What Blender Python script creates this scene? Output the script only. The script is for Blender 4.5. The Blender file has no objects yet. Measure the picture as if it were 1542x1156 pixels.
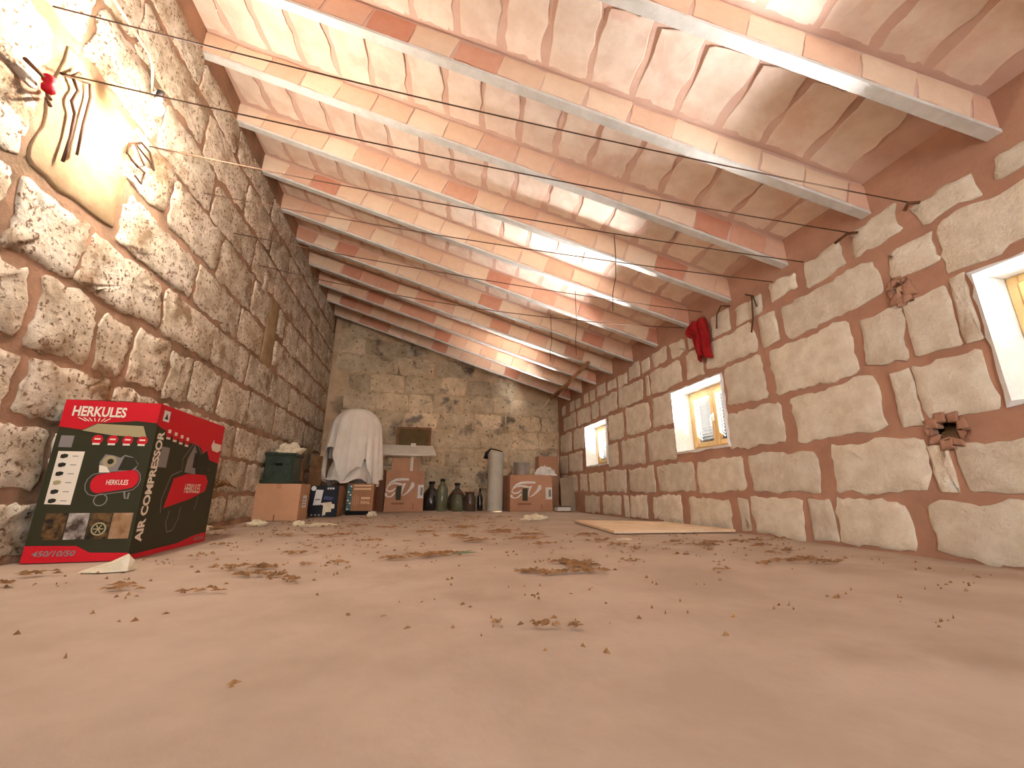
import bpy, math, random
from mathutils import Vector, Matrix, noise
random.seed(7)
S = bpy.context.scene
COL = S.collection
R = math.radians

# ------------------------------------------------------------------ camera
CAM_H = .34
FPX, YAW, PIT, ROLL = 616.0, .2058, .2571, .0037      # focal length in px of the 1542 px wide frame
C0 = Vector((0, 0, CAM_H))
FW = Vector((math.sin(YAW)*math.cos(PIT), math.cos(YAW)*math.cos(PIT), math.sin(PIT)))
RT0 = Vector((math.cos(YAW), -math.sin(YAW), 0)); UP0 = RT0.cross(FW)
RT = RT0*math.cos(ROLL) + UP0*math.sin(ROLL); UP = UP0*math.cos(ROLL) - RT0*math.sin(ROLL)
cd = bpy.data.cameras.new('camera'); cam = bpy.data.objects.new('camera', cd); COL.objects.link(cam)
cd.sensor_width = 36; cd.lens = FPX/1542*36; cd.clip_start = .02
m = Matrix((RT, UP, -FW)).transposed().to_4x4(); m.translation = C0
cam.matrix_world = m
S.camera = cam

# ------------------------------------------------------------------ light and exposure
XL, XR, YE, YB = -1.927, 2.757, 8.32, -2.6            # left wall, right wall, end wall, wall behind the camera
WZ0, WZ1 = .77, 1.44                                   # the three windows of the right wall
WINS = [(5.93, 6.79), (3.31, 4.12), (.56, 1.385)]
S.view_settings.view_transform = 'Standard'; S.view_settings.look = 'None'
S.view_settings.gamma = 1; S.view_settings.use_curve_mapping = False
S.view_settings.exposure = .9
w = bpy.data.worlds.new('sky'); S.world = w; w.use_nodes = True
bg = w.node_tree.nodes['Background']; bg.inputs[0].default_value = (.86, .93, 1, 1); bg.inputs[1].default_value = 10

def area(name, loc, to, sx, sy, power, col):
    d = bpy.data.lights.new(name, 'AREA'); d.shape = 'RECTANGLE'; d.size = sx; d.size_y = sy
    d.energy = power; d.color = col
    o = bpy.data.objects.new(name, d); COL.objects.link(o); o.location = loc
    o.rotation_euler = (Vector(to)-Vector(loc)).to_track_quat('-Z', 'Y').to_euler()
    return o
for a, b in WINS:                                      # sunlit terrace below each window throws daylight up through the louvres
    yc = (a+b)/2
    area('terrace_bounce', (XR+1.5, yc-.1, -.30), (XR+.1, yc, 1.15), 1.3, .5, (2000, 4200, 5600)[(a > 2)+(a > 5)], (.95, .97, 1))
area('rear_fill', (.3, YB+.05, 1.15), (.3, 4, 1.3), 1.0, 2.0, 6, (1, .93, .85))  # added fill lamp out of view, not daylight from a known doorway
bl = bpy.data.lights.new('bulb_light', 'POINT'); bl.energy = 66; bl.color = (1, .90, .80); bl.shadow_soft_size = .045
blo = bpy.data.objects.new('bulb_light', bl); COL.objects.link(blo)
BULB = C0 + (FW+RT*((235-771)/FPX)+UP*((578-163)/FPX))*((XL+.30)/(FW+RT*((235-771)/FPX)+UP*((578-163)/FPX)).x); blo.location = BULB

# ------------------------------------------------------------------ helpers
def ray(px, py): return FW + RT*((px-771)/FPX) + UP*((578-py)/FPX)
def hit(px, py, ax, v):
    d = ray(px, py); t = (v-C0[ax])/d[ax]; return C0 + d*t
def onL(px, py): return hit(px, py, 0, XL)
def onR(px, py): return hit(px, py, 0, XR)
def onF(px, py): return hit(px, py, 2, 0)
def atY(px, py, y): return hit(px, py, 1, y)
def wallY(px, z, X=XR):                                # Y of the point of wall X at height z seen at column px
    k = RT - FW*((px-771)/FPX)
    return -((X)*k.x + (z-CAM_H)*k.z)/k.y

def mesh(name, V, F, smooth=False):
    me = bpy.data.meshes.new(name); me.from_pydata([tuple(v) for v in V], [], F)
    if smooth: me.polygons.foreach_set('use_smooth', [True]*len(me.polygons))
    me.update(); return me
def link(name, me, mat=None, parent=None, label=None, cat=None, group=None, kind=None):
    o = bpy.data.objects.new(name, me); COL.objects.link(o)
    if mat and me is not None and not me.materials: me.materials.append(mat)
    if parent: o.parent = parent
    for k, v in (('label', label), ('category', cat), ('group', group), ('kind', kind)):
        if v: o[k] = v
    return o
def empty(name, loc, label, cat, group=None, rz=0):
    o = link(name, None, label=label, cat=cat, group=group); o.location = loc; o.rotation_euler.z = rz; return o
class MB:                                              # collects shapes for one mesh
    def __init__(s): s.V = []; s.F = []
    def add(s, V, F):
        k = len(s.V); s.V += [Vector(v) for v in V]; s.F += [[i+k for i in f] for f in F]; return s
    def box(s, c, d, M=None):
        x, y, z = d[0]/2, d[1]/2, d[2]/2
        V = [Vector((i*x, j*y, k*z)) for i in (-1, 1) for j in (-1, 1) for k in (-1, 1)]
        if M: V = [M @ v for v in V]
        V = [v+Vector(c) for v in V]
        return s.add(V, [(0,1,3,2), (4,6,7,5), (0,4,5,1), (2,3,7,6), (0,2,6,4), (1,5,7,3)])
    def bbox(s, c, d, b=.006):                          # box with chamfered edges
        x, y, z = d[0]/2, d[1]/2, d[2]/2
        V = []; idx = {}
        for i in (-1, 1):
            for j in (-1, 1):
                for k in (-1, 1):
                    for a in range(3):
                        p = [i*(x-b), j*(y-b), k*(z-b)]; p[a] = (i*x, j*y, k*z)[a]
                        idx[i, j, k, a] = len(V); V.append(Vector(p)+Vector(c))
        F = []
        for a in range(3):
            o = [q for q in range(3) if q != a]
            for sg in (-1, 1):
                f = []
                for u, v in ((-1,-1), (1,-1), (1,1), (-1,1)):
                    t = [0,0,0]; t[a] = sg; t[o[0]] = u; t[o[1]] = v; f.append(idx[t[0],t[1],t[2],a])
                F.append(f)
        for a in range(3):
            o = [q for q in range(3) if q != a]
            for u in (-1, 1):
                for v in (-1, 1):
                    q = []
                    for e, fa in ((-1,o[0]), (1,o[0]), (1,o[1]), (-1,o[1])):
                        t = [0,0,0]; t[a] = e; t[o[0]] = u; t[o[1]] = v; q.append(idx[t[0],t[1],t[2],fa])
                    F.append(q)
        for i in (-1, 1):
            for j in (-1, 1):
                for k in (-1, 1): F.append([idx[i,j,k,a] for a in range(3)])
        return s.add(V, F)
    def tube(s, P, r, n=6, cap=True):
        P = [Vector(p) for p in P]; rs = r if isinstance(r, (list, tuple)) else [r]*len(P)
        V = []; ref = Vector((.31, .22, .93))
        for i, p in enumerate(P):
            d = (P[min(i+1, len(P)-1)]-P[max(i-1, 0)]).normalized()
            a = d.cross(ref)
            if a.length < .05: a = d.cross(Vector((1, 0, 0)))
            a.normalize(); b = d.cross(a)
            for k in range(n):
                t = 2*math.pi*k/n; V.append(p + (a*math.cos(t)+b*math.sin(t))*rs[i])
        F = [(i*n+k, i*n+(k+1) % n, (i+1)*n+(k+1) % n, (i+1)*n+k) for i in range(len(P)-1) for k in range(n)]
        if cap: F += [list(range(n))[::-1], list(range((len(P)-1)*n, len(P)*n))]
        return s.add(V, F)
    def lathe(s, prof, c, n=20, jit=0):
        V = []; c = Vector(c)
        for r, z in prof:
            for k in range(n):
                t = 2*math.pi*k/n; V.append(c+Vector((r*math.cos(t), r*math.sin(t), z)))
        q = len(prof)
        F = [(i*n+k, i*n+(k+1) % n, (i+1)*n+(k+1) % n, (i+1)*n+k) for i in range(q-1) for k in range(n)]
        return s.add(V, F + [list(range(n))[::-1], list(range((q-1)*n, q*n))])
    def obj(s, name, mat, parent=None, smooth=False, **kw):
        return link(name, mesh(name, s.V, s.F, smooth), mat, parent, **kw)

# ------------------------------------------------------------------ materials
def lin(c):
    f = lambda v: v/12.92 if v <= .04045 else ((v+.055)/1.055)**2.4
    return tuple(f(v/255) for v in c) + (1,)
def mat(name, c1, c2=None, scale=6, rough=.9, bump=0, bscale=40, c3=None, detail=6, pos=(.38, .62), rand=0, metal=0, spec=.25, mixrand=None, trans=0, pits=None):
    mt = bpy.data.materials.new(name); mt.use_nodes = True; nt = mt.node_tree; N = nt.nodes; Lk = nt.links
    P = N['Principled BSDF']; P.inputs['Roughness'].default_value = rough; P.inputs['Metallic'].default_value = metal
    P.inputs['Specular IOR Level'].default_value = spec; P.inputs['Transmission Weight'].default_value = trans
    P.inputs['Base Color'].default_value = lin(c1)
    geo = N.new('ShaderNodeNewGeometry'); src = None
    def noi(sc, det=detail, rg=.6):
        n = N.new('ShaderNodeTexNoise'); n.inputs['Scale'].default_value = sc; n.inputs['Detail'].default_value = det
        n.inputs['Roughness'].default_value = rg; Lk.new(geo.outputs['Position'], n.inputs['Vector']); return n
    if c2:
        rp = N.new('ShaderNodeValToRGB'); rp.color_ramp.elements[0].position = pos[0]; rp.color_ramp.elements[1].position = pos[1]
        rp.color_ramp.elements[0].color = lin(c1); rp.color_ramp.elements[1].color = lin(c2)
        Lk.new(noi(scale).outputs[0], rp.inputs[0]); src = rp.outputs[0]
        if c3:
            r3 = N.new('ShaderNodeValToRGB'); r3.color_ramp.elements[0].position = .56; r3.color_ramp.elements[1].position = .66
            r3.color_ramp.elements[0].color = (0,0,0,1); r3.color_ramp.elements[1].color = (1,1,1,1)
            Lk.new(noi(scale*.43, 5).outputs[0], r3.inputs[0])
            mx = N.new('ShaderNodeMixRGB'); mx.inputs[2].default_value = lin(c3); Lk.new(src, mx.inputs[1]); Lk.new(r3.outputs[0], mx.inputs[0]); src = mx.outputs[0]
    if mixrand:                                        # list of colours chosen per object, blended over the noise colour
        oi = N.new('ShaderNodeObjectInfo'); rr = N.new('ShaderNodeValToRGB'); cr = rr.color_ramp; cr.interpolation = 'CONSTANT'
        while len(cr.elements) < len(mixrand): cr.elements.new(.5)
        for i, c in enumerate(mixrand): cr.elements[i].position = i/len(mixrand); cr.elements[i].color = lin(c)
        Lk.new(oi.outputs['Random'], rr.inputs[0])
        if src:
            mx = N.new('ShaderNodeMixRGB'); mx.inputs[0].default_value = .72; Lk.new(src, mx.inputs[1]); Lk.new(rr.outputs[0], mx.inputs[2]); src = mx.outputs[0]
        else: src = rr.outputs[0]
    if rand and src:
        oi = N.new('ShaderNodeObjectInfo'); mr = N.new('ShaderNodeMapRange'); mr.inputs[3].default_value = 1-rand; mr.inputs[4].default_value = 1+rand*.5
        Lk.new(oi.outputs['Random'], mr.inputs[0])
        hs = N.new('ShaderNodeHueSaturation'); Lk.new(mr.outputs[0], hs.inputs['Value']); Lk.new(src, hs.inputs['Color']); src = hs.outputs[0]
    if pits:                                           # small dark spots: (colour, scale, threshold)
        pr = N.new('ShaderNodeValToRGB'); pr.color_ramp.elements[0].position = pits[2]; pr.color_ramp.elements[1].position = pits[2]+.10
        pr.color_ramp.elements[0].color = (0,0,0,1); pr.color_ramp.elements[1].color = (1,1,1,1)
        Lk.new(noi(pits[1], 4, .55).outputs[0], pr.inputs[0])
        mx = N.new('ShaderNodeMixRGB'); mx.inputs[2].default_value = lin(pits[0]); Lk.new(src, mx.inputs[1]); Lk.new(pr.outputs[0], mx.inputs[0]); src = mx.outputs[0]
    if src: Lk.new(src, P.inputs['Base Color'])
    if bump:
        b = N.new('ShaderNodeBump'); b.inputs['Strength'].default_value = bump; b.inputs['Distance'].default_value = .02
        Lk.new(noi(bscale, 8, .65).outputs[0], b.inputs['Height']); Lk.new(b.outputs[0], P.inputs['Normal'])
    return mt
M = {}
M['stone'] = mat('pale_sandstone', (218,200,174), (234,220,196), 9, bump=.8, bscale=30, rand=.12)
M['lstone'] = mat('weathered_limestone', (180,160,134), (226,212,190), 6, bump=1, bscale=20, rand=.14, c3=(154,128,100), pits=((126,98,70), 42, .55))
M['estone'] = mat('grey_rubble_stone', (198,172,136), (226,202,166), 5, bump=.8, bscale=24, rand=.28, c3=(124,110,94), pits=((110,86,60), 17, .60))
M['mortar'] = mat('reddish_lime_mortar', (166,122,98), (178,134,108), 5, bump=.35, bscale=30)
M['lmortar'] = mat('brown_lime_mortar', (136,106,82), (168,128,102), 4, bump=.6, bscale=22, c3=(118,94,70))
M['emortar'] = mat('grey_brown_mortar', (190,160,124), (214,184,146), 3, bump=.6, bscale=24, c3=(140,120,96))
M['slab'] = mat('smooth_tan_slab', (146,120,88), (168,142,108), 6, bump=.15, bscale=30)
M['floor'] = mat('dusty_concrete', (172,150,130), (186,164,144), 2.2, bump=.12, bscale=35, c3=(164,140,120), detail=9)
M['ctile'] = mat('pale_clay_tile', (224,200,178), (236,216,196), 7, bump=.12, bscale=30, rand=.08, c3=(224,192,170))
M['cmortar'] = mat('pink_ceiling_mortar', (204,168,148), (214,180,160), 5, bump=.25, bscale=28)
M['brick'] = mat('clay_brick', (206,160,124), (222,182,148), 14, bump=.3, bscale=40, mixrand=[(230,204,174), (208,150,124), (224,192,162), (216,172,146), (234,210,182), (222,186,158), (196,126,102), (228,200,170), (220,180,152)])
M['concrete'] = mat('grey_concrete_rib', (200,194,182), (214,208,198), 10, bump=.3, bscale=50)
M['white'] = mat('white_limewash', (232,230,224), (242,240,236), 12, bump=.4, bscale=45)
M['frame'] = mat('cream_lacquered_wood', (196,160,106), (206,172,120), 12, rough=.45)
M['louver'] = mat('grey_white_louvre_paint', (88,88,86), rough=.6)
M['handle'] = mat('pale_metal_handle', (226,222,206), rough=.35)
M['red'] = mat('red_print', (196,22,34), rough=.6)
M['black'] = mat('dark_print', (38,34,24), (48,46,28), 5, rough=.6)
M['darkgreen'] = mat('olive_black_print', (50,48,28), rough=.6)
M['print'] = mat('cream_print', (226,212,190), rough=.7)
M['khaki'] = mat('khaki_print', (164,148,108), rough=.7)
M['greyp'] = mat('grey_print', (132,122,116), rough=.7)
M['photo1'] = mat('dim_photo_print', (34,26,18), (112,82,46), 30, rough=.7)
M['photo2'] = mat('tan_photo_print', (176,140,104), (128,92,58), 9, rough=.7)
M['photo3'] = mat('pale_photo_print', (70,54,42), (192,178,166), 12, rough=.7)
M['kraft'] = mat('kraft_cardboard', (182,136,102), (190,144,110), 4, bump=.05)
M['kraft2'] = mat('brown_cardboard', (168,122,92), (178,130,100), 4, bump=.05)
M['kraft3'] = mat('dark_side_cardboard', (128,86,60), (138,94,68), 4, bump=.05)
M['green'] = mat('dark_green_plastic', (38,48,36), (48,58,44), 7, rough=.5)
M['slot'] = mat('black_slot', (16,16,14))
M['cloth'] = mat('unbleached_cotton', (226,214,196), (234,222,206), 6, bump=.1)
M['tape'] = mat('white_paper_label', (214,210,202), (222,218,210), 8)
M['teal'] = mat('teal_print', (86,132,130), rough=.7)
M['tealdk'] = mat('dark_teal_print', (46,74,74), rough=.7)
M['honey'] = mat('brown_printed_board', (150,106,76), (158,114,82), 5)
M['night'] = mat('black_blue_print', (16,14,18), (26,26,36), 5, rough=.5)
M['board'] = mat('grey_white_board', (206,198,182), (214,206,190), 6)
M['plank'] = mat('old_brown_plank', (120,84,56), (144,104,72), 9, bump=.3)
M['lumber'] = mat('pale_plywood', (222,190,154), (234,206,172), 4, bump=.1)
M['duct'] = mat('grey_white_duct', (178,170,152), (190,182,164), 5, rough=.5)
M['rubber'] = mat('black_rubber', (26,20,18), rough=.6)
M['glass1'] = mat('greenish_glass', (150,150,120), rough=.12, spec=.6, trans=.75)
M['glass2'] = mat('smoky_glass', (120,100,84), rough=.15, spec=.6, trans=.7)
M['glass3'] = mat('dark_glass', (58,52,48), rough=.15, spec=.6, trans=.3)
M['steel'] = mat('dull_aluminium', (190,186,178), (206,202,196), 6, rough=.35, metal=.8)
M['paper'] = mat('crumpled_cream_paper', (212,196,164), (228,214,186), 14, bump=.5)
M['bag'] = mat('white_plastic_bag', (220,214,206), (230,226,218), 7, rough=.5)
M['redcloth'] = mat('red_fabric', (138,18,20), (158,30,30), 9, bump=.2)
M['wire'] = mat('rusty_wire', (84,58,40), rough=.7)
M['cable'] = mat('cream_cable', (220,206,180), rough=.6)
M['iron'] = mat('rusty_iron', (92,58,36), (112,74,48), 20, rough=.8)
M['wood'] = mat('bare_stick', (150,104,72), (172,126,92), 14, bump=.3)
M['straw'] = mat('dry_straw', (112,78,48), (148,108,70), 30, rough=1)
M['leaf'] = mat('faded_green_leaf', (92,104,78), rough=1)
M['hole'] = mat('dark_cavity_stone', (84,62,42), (112,86,60), 14, bump=.6)
M['hatch'] = mat('weathered_hatch_panel', (96,76,48), (108,88,58), 9, bump=.2)
M['greyboard'] = mat('grey_leaning_board', (148,128,106), (158,138,116), 5)
g = bpy.data.materials.new('window_glass'); g.use_nodes = True; nt = g.node_tree; nt.nodes.remove(nt.nodes['Principled BSDF'])
t_ = nt.nodes.new('ShaderNodeBsdfTransparent'); gl = nt.nodes.new('ShaderNodeBsdfGlossy'); gl.inputs['Roughness'].default_value = .03
mx_ = nt.nodes.new('ShaderNodeMixShader')
mx_.inputs[0].default_value = .06; nt.links.new(t_.outputs[0], mx_.inputs[1]); nt.links.new(gl.outputs[0], mx_.inputs[2])
nt.links.new(mx_.outputs[0], nt.nodes['Material Output'].inputs[0]); M['pane'] = g
e = bpy.data.materials.new('glowing_bulb'); e.use_nodes = True; p_ = e.node_tree.nodes['Principled BSDF']
p_.inputs['Base Color'].default_value = (1, .9, .7, 1); p_.inputs['Emission Color'].default_value = (1, .86, .62, 1); p_.inputs['Emission Strength'].default_value = 40; M['glow'] = e

# ------------------------------------------------------------------ masonry
def outline(a0, a1, b0, b1, rag, step=.065):
    w_, h_ = a1-a0, b1-b0; c = min(w_, h_)*.06
    cor = [(a0+c, b0), (a1-c, b0), (a1, b0+c), (a1, b1-c), (a1-c, b1), (a0+c, b1), (a0, b1-c), (a0, b0+c)]
    sk = [(random.uniform(-1, 1)*rag*.9, random.uniform(-1, 1)*rag*.9) for _ in range(4)]
    P = []
    for i in range(8):
        p, q = cor[i], cor[(i+1) % 8]; L = math.hypot(q[0]-p[0], q[1]-p[1]); n = max(1, int(L/step)) if i % 2 == 0 else 1
        for k in range(n):
            t = k/n; P.append((p[0]+(q[0]-p[0])*t, p[1]+(q[1]-p[1])*t))
    out = []
    for x, y in P:
        u, v = (x-a0)/w_, (y-b0)/h_
        dx = sum(s[0]*f for s, f in zip(sk, ((1-u)*(1-v), u*(1-v), u*v, (1-u)*v)))
        dy = sum(s[1]*f for s, f in zip(sk, ((1-u)*(1-v), u*(1-v), u*v, (1-u)*v)))
        nx = noise.noise(Vector((x*7, y*7, w_*31)))*rag*1.3; ny = noise.noise(Vector((x*7+9, y*7, w_*31)))*rag*1.3
        out.append((x+dx+nx+random.uniform(-1, 1)*rag*.5, y+dy+ny+random.uniform(-1, 1)*rag*.5))
    return out
def stone_geo(pts, depth, proud, lump):
    n = len(pts); cx = sum(p[0] for p in pts)/n; cy = sum(p[1] for p in pts)/n
    V = []; F = []
    def ring(f, d, j):
        for x, y in pts: V.append((cx+(x-cx)*f, cy+(y-cy)*f, d+random.uniform(-j, j)))
    ring(1, -depth, 0); ring(1, proud*.6, lump*.3); ring(.975, proud, lump*.4); ring(.6, proud, lump)
    V.append((cx, cy, proud+random.uniform(-lump, lump)))
    for r in range(3): F += [(r*n+k, r*n+(k+1) % n, (r+1)*n+(k+1) % n, (r+1)*n+k) for k in range(n)]
    F += [(3*n+k, 3*n+(k+1) % n, 4*n) for k in range(n)]
    return V, F
def wall_frame(side):
    if side == 'R': return lambda a, b, d: Vector((XR-d, a, b))
    if side == 'L': return lambda a, b, d: Vector((XL+d, a, b))
    return lambda a, b, d: Vector((a, YE-d, b))
def stone(side, a0, a1, b0, b1, mt, parent, rag=.02, proud=.022, lump=.008, name='stone', step=.065):
    fr = wall_frame(side); V, F = stone_geo(outline(a0, a1, b0, b1, rag, step), .03, proud, lump)
    if side == 'L': F = [tuple(f) for f in F]
    else: F = [tuple(reversed(f)) for f in F]
    return link(name, mesh(name, [fr(*v) for v in V], F, True), mt, parent)
def wallgrid(side, a0, a1, b0, b1, st, holes, amp, mt, name, top=None):
    fr = wall_frame(side)
    def cuts(lo, hi, ex):
        c = sorted(set([lo, hi]+[e for e in ex if lo < e < hi])); o = []
        for p, q in zip(c, c[1:]):
            n = max(1, round((q-p)/st)); o += [p+(q-p)*k/n for k in range(n)]
        return o+[hi]
    A = cuts(a0, a1, [h[k] for h in holes for k in (0, 1)]); B = cuts(b0, b1, [h[k] for h in holes for k in (2, 3)])
    V = []
    for b in B:
        for a in A:
            ed = any(h[0]-.06 < a < h[1]+.06 and h[2]-.06 < b < h[3]+.06 for h in holes)
            zt = b if top is None else min(b, top(a))
            V.append(fr(a, zt, 0 if ed else amp*noise.noise(Vector((a*2.3, zt*2.3, ord(side))))))
    n = len(A); F = []
    for j in range(len(B)-1):
        for i in range(n-1):
            ca, cb = (A[i]+A[i+1])/2, (B[j]+B[j+1])/2
            if any(h[0] < ca < h[1] and h[2] < cb < h[3] for h in holes): continue
            f = (j*n+i, j*n+i+1, (j+1)*n+i+1, (j+1)*n+i); F.append(f if side == 'L' else f[::-1])
    return link(name, mesh(name, V, F, True), mt, kind='structure')

# the sloping roof: beam undersides run from the left wall down to the right wall
ZL, ZR = 3.72, 2.10
SL = (ZR-ZL)/(XR-XL)
def beam_ends(i): return Vector((XL, 3.0+.6385*i, ZL)), Vector((XR, 2.47+.64*i, ZR))
def roof(x, up=.235): return ZL+SL*(x-XL)+up

# floor
gx = [-2.3+i*.2 for i in range(28)]; gy = [YB-.3+i*.2 for i in range(58)]
V = [(x, y, .006*noise.noise(Vector((x*1.1, y*1.1, 3)))-.004) for y in gy for x in gx]; n = len(gx)
F = [(j*n+i, j*n+i+1, (j+1)*n+i+1, (j+1)*n+i) for j in range(len(gy)-1) for i in range(n-1)]
link('floor', mesh('floor', V, F, True), M['floor'], kind='structure', label='dusty tan concrete floor of the loft')

# left wall: courses with their vertical joints (metres along the wall)
wl = wallgrid('L', YB-.1, YE+.16, -.05, 4.0, .12, [], .005, M['lmortar'], 'wall_left'); wl['label'] = 'tall left wall of weathered pale stone blocks'
LC = [(.02, .30, [.6,1.3,2.0,2.8,3.55,4.15,4.75,5.5,6.2,6.9,7.6,8.3]), (.30, .65, [.5,1.2,1.9,2.6,3.4,4.0,4.5,5.1,5.8,6.5,7.2,7.8,8.3]),
      (.65, 1.0, [.4,1.0,1.7,2.32,2.9,3.55,4.1,4.68,5.31,5.9,6.5,7.1,7.7,8.3]),
      (1.0, 1.41, [.5,1.2,1.75,2.26,2.68,2.97,3.38,3.71,4.2,4.89,5.69,6.4,7.12,7.76,8.3]),
      (1.41, 1.79, [.6,1.3,2.02,2.46,3.19,3.93,4.69,5.4,6.14,6.49,6.88,7.62,8.3]),
      (1.79, 2.18, [.4,1.2,2.01,2.62,3.49,4.33,4.97,5.52,6.44,7.19,7.91,8.3]),
      (2.18, 2.6, [.9,1.5,2.01,2.52,3.0,3.76,4.5,5.05,5.6,6.17,6.94,7.64,8.3]),
      (2.6, 3.0, [.7,1.4,2.1,2.74,3.47,4.38,5.03,5.79,6.52,7.28,7.95,8.3]),
      (3.0, 3.41, [.3,1.0,1.7,2.36,3.2,4.01,4.74,5.39,6.28,6.97,7.71,8.3]),
      (3.41, 3.74, [.8,1.5,2.2,3.02,3.69,4.61,5.34,5.99,6.62,7.33,8.18])]
for z0, z1, J in LC:
    for a, b in zip(J, J[1:]):
        if z0 > 1.7 and z1 < 2.61 and abs(a-2.01) < .02: continue                 # the big smooth slab
        if b-a > .4 and 4.9 < (a+b)/2 < 5.35 and 1.7 < z0 < 2.3: continue         # the plastered chase
        gp = .02
        stone('L', a+gp, b-gp, z0+.026, z1-.026, M['lstone'], wl, .024 if a < 4 else .018, .012, .009, step=.036)
stone('L', 2.03, 2.58, 1.83, 2.56, M['slab'], wl, .02, .012, .002, name='smooth_slab')
stone('L', 4.99, 5.28, 1.80, 2.62, M['slab'], wl, .012, .016, .003, name='plaster_strip')
for y, z, w_, h_ in ((5.4, 2.0, .1, .3), (5.4, 2.4, .2, .3), (4.76, 2.66, .1, .2)):
    stone('L', y-w_/2, y+w_/2, z-h_/2, z+h_/2, M['lstone'], wl, .02, .03, .012)

# right wall: stones traced by the columns of their side edges
NICH = [(onR(1380, 470).y, onR(1353, 470).y, 1.455, 1.585), (onR(1449, 645).y, onR(1402, 645).y, .60, .735)]
wr = wallgrid('R', YB-.1, YE+.16, -.05, 2.7, .12, [(a, b, WZ0, WZ1) for a, b in WINS]+NICH, .006, M['mortar'], 'wall_right')
wr['label'] = 'low right wall of pale sandstone blocks in reddish mortar'
RC = [(.015, .292, [(881.5,903),(908.5,935.5),(940.7,947.5),(950,976),(984,1029),(1038,1103),(1115,1130.6),(1134,1209),(1220.6,1259),(1264,1377),(1405,1640)]),
      (.345, .645, [(846,870),(874,884.6),(887.8,909.6),(913.7,943.8),(949,988.5),(991.6,1046),(1052,1121),(1134,1234),(1254.5,1400),(1404,1432),(1449,1690)]),
      (.705, 1.05, [(844,855.6),(857.6,878),(917,931.5),(936.6,972),(978,1017),(1098,1181),(1194,1329),(1349,1382),(1386,1500)]),
      (1.105, 1.475, [(845,861),(864,879.5),(917,939.7),(944,978),(984,1014),(1094,1150.5),(1164,1286),(1297,1363),(1367,1437),(1441,1466)]),
      (1.525, 1.80, [(849,867),(870,889),(892,901),(904,929),(932,968),(973,978),(981,1026),(1034.6,1058),(1064,1137),(1144.5,1170),(1182.6,1324),(1338,1412),(1420,1640)]),
      (1.845, 2.02, [(847,852),(859,865),(867,874),(880,886),(889,896),(900,911.6),(915,928),(931,945),(947,963.5),(966.7,979),(983,1005),(1010,1033),(1036,1052),(1073,1099),(1107,1145),(1159,1199),(1214.7,1266.6),(1284,1356),(1377,1464),(1502,1620)])]
for z0, z1, X in RC:
    for x0, x1 in X:
        zm = (z0+z1)/2; b, a = wallY(x0, zm), wallY(x1, zm)
        if a < .2: a = .2
        t0, t1 = z0, z1
        if z0 > 1.8: t0 += random.uniform(-.02, .03); t1 += random.uniform(-.03, .05)
        for nc in NICH:                                 # keep clear of the two cavities
            if a < nc[1] and b > nc[0] and t0 < nc[3] and t1 > nc[2]:
                if (t0+t1)/2 > (nc[2]+nc[3])/2: t0 = max(t0, nc[3]+.012)
                else: t1 = min(t1, nc[2]-.012)
        stone('R', a, b, t0, t1, M['stone'], wr, .02 if b-a > .25 else .009, .008, .004, step=.04)
for z0, z1, Y in ((.015,.292,(-2.5,-1.7,-.8,.1)), (.345,.645,(-2.3,-1.3,-.4,.15)), (.705,1.05,(-2.5,-1.5,-.7,.15)), (1.105,1.475,(-2.4,-1.4,-.5,.3)), (1.525,1.8,(-2.5,-1.6,-.6,.1))):
    for a, b in zip(Y, Y[1:]): stone('R', a+.03, b-.03, z0, z1, M['stone'], wr, .016, .014, .005)
for k, (a, b, z0, z1) in enumerate(NICH):               # two broken-out cavities
    q = MB(); D = .13
    c = [(a,z0), (b,z0), (b,z1), (a,z1)]
    V = [(XR, y, z) for y, z in c]+[(XR+D, y, z) for y, z in c]
    q.add(V, [(0,1,5,4), (1,2,6,5), (2,3,7,6), (3,0,4,7), (4,5,6,7)]).obj('cavity', M['hole'], wr)
    for e in range(9):                                   # crumbled mortar round the opening
        t = e/9*2*math.pi; yy = (a+b)/2+(b-a)*.56*math.cos(t); zz = (z0+z1)/2+(z1-z0)*.56*math.sin(t); ss = random.uniform(.018, .03)
        stone('R', yy-ss, yy+ss, zz-ss, zz+ss, M['mortar'], wr, .01, .016, .006, name='mortar_lump', step=.03)
    if k == 0:
        MB().bbox((XR+.05, (a+b)/2+.01, z0+.055), (.09, (b-a)*.6, .1), .01).obj('loose_brick', M['brick'], wr)
    else:
        for r in range(5):
            s = random.uniform(.03, .055)
            MB().bbox((XR+.04+.015*r, a+.05+(b-a-.1)*random.random(), z0+.025+.022*r), (s*2, s*1.6, s*.7), .01).obj('rubble_piece', M['hole'], wr)

# end wall
we = wallgrid('E', XL-.16, XR+.16, -.05, 4.0, .12, [], .006, M['emortar'], 'wall_end'); we['label'] = 'far end wall of rough greyish rubble blocks'
zs = [.02, .42, .80, 1.16, 1.55, 1.88, 2.24, 2.62, 3.0, 3.36, 3.7]
for k, (z0, z1) in enumerate(zip(zs, zs[1:])):
    x = XL+.04+random.uniform(0, .3)
    while x < XR-.1:
        x1 = min(x+random.uniform(.42, .8), XR-.03)
        if x1-x > .15 and z1 < roof((x+x1)/2, .12)+.15:
            stone('E', x+.012, x1-.012, z0+.012, z1-.012, M['estone'], we, .03, .012, .012, step=.08)
        x = x1
# wall behind the camera with an opening added for the fill lamp
yb = YB
b = MB().box((XL/2-.35, yb-.1, 1.95), (XL*-1-.35, .2, 4.1)).box(((XR+.9)/2, yb-.1, 1.95), (XR-.9+.1, .2, 4.1)).box((.3, yb-.1, 3.1), (1.3, .2, 1.8))
b.obj('wall_back', M['lmortar'], kind='structure')

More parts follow.
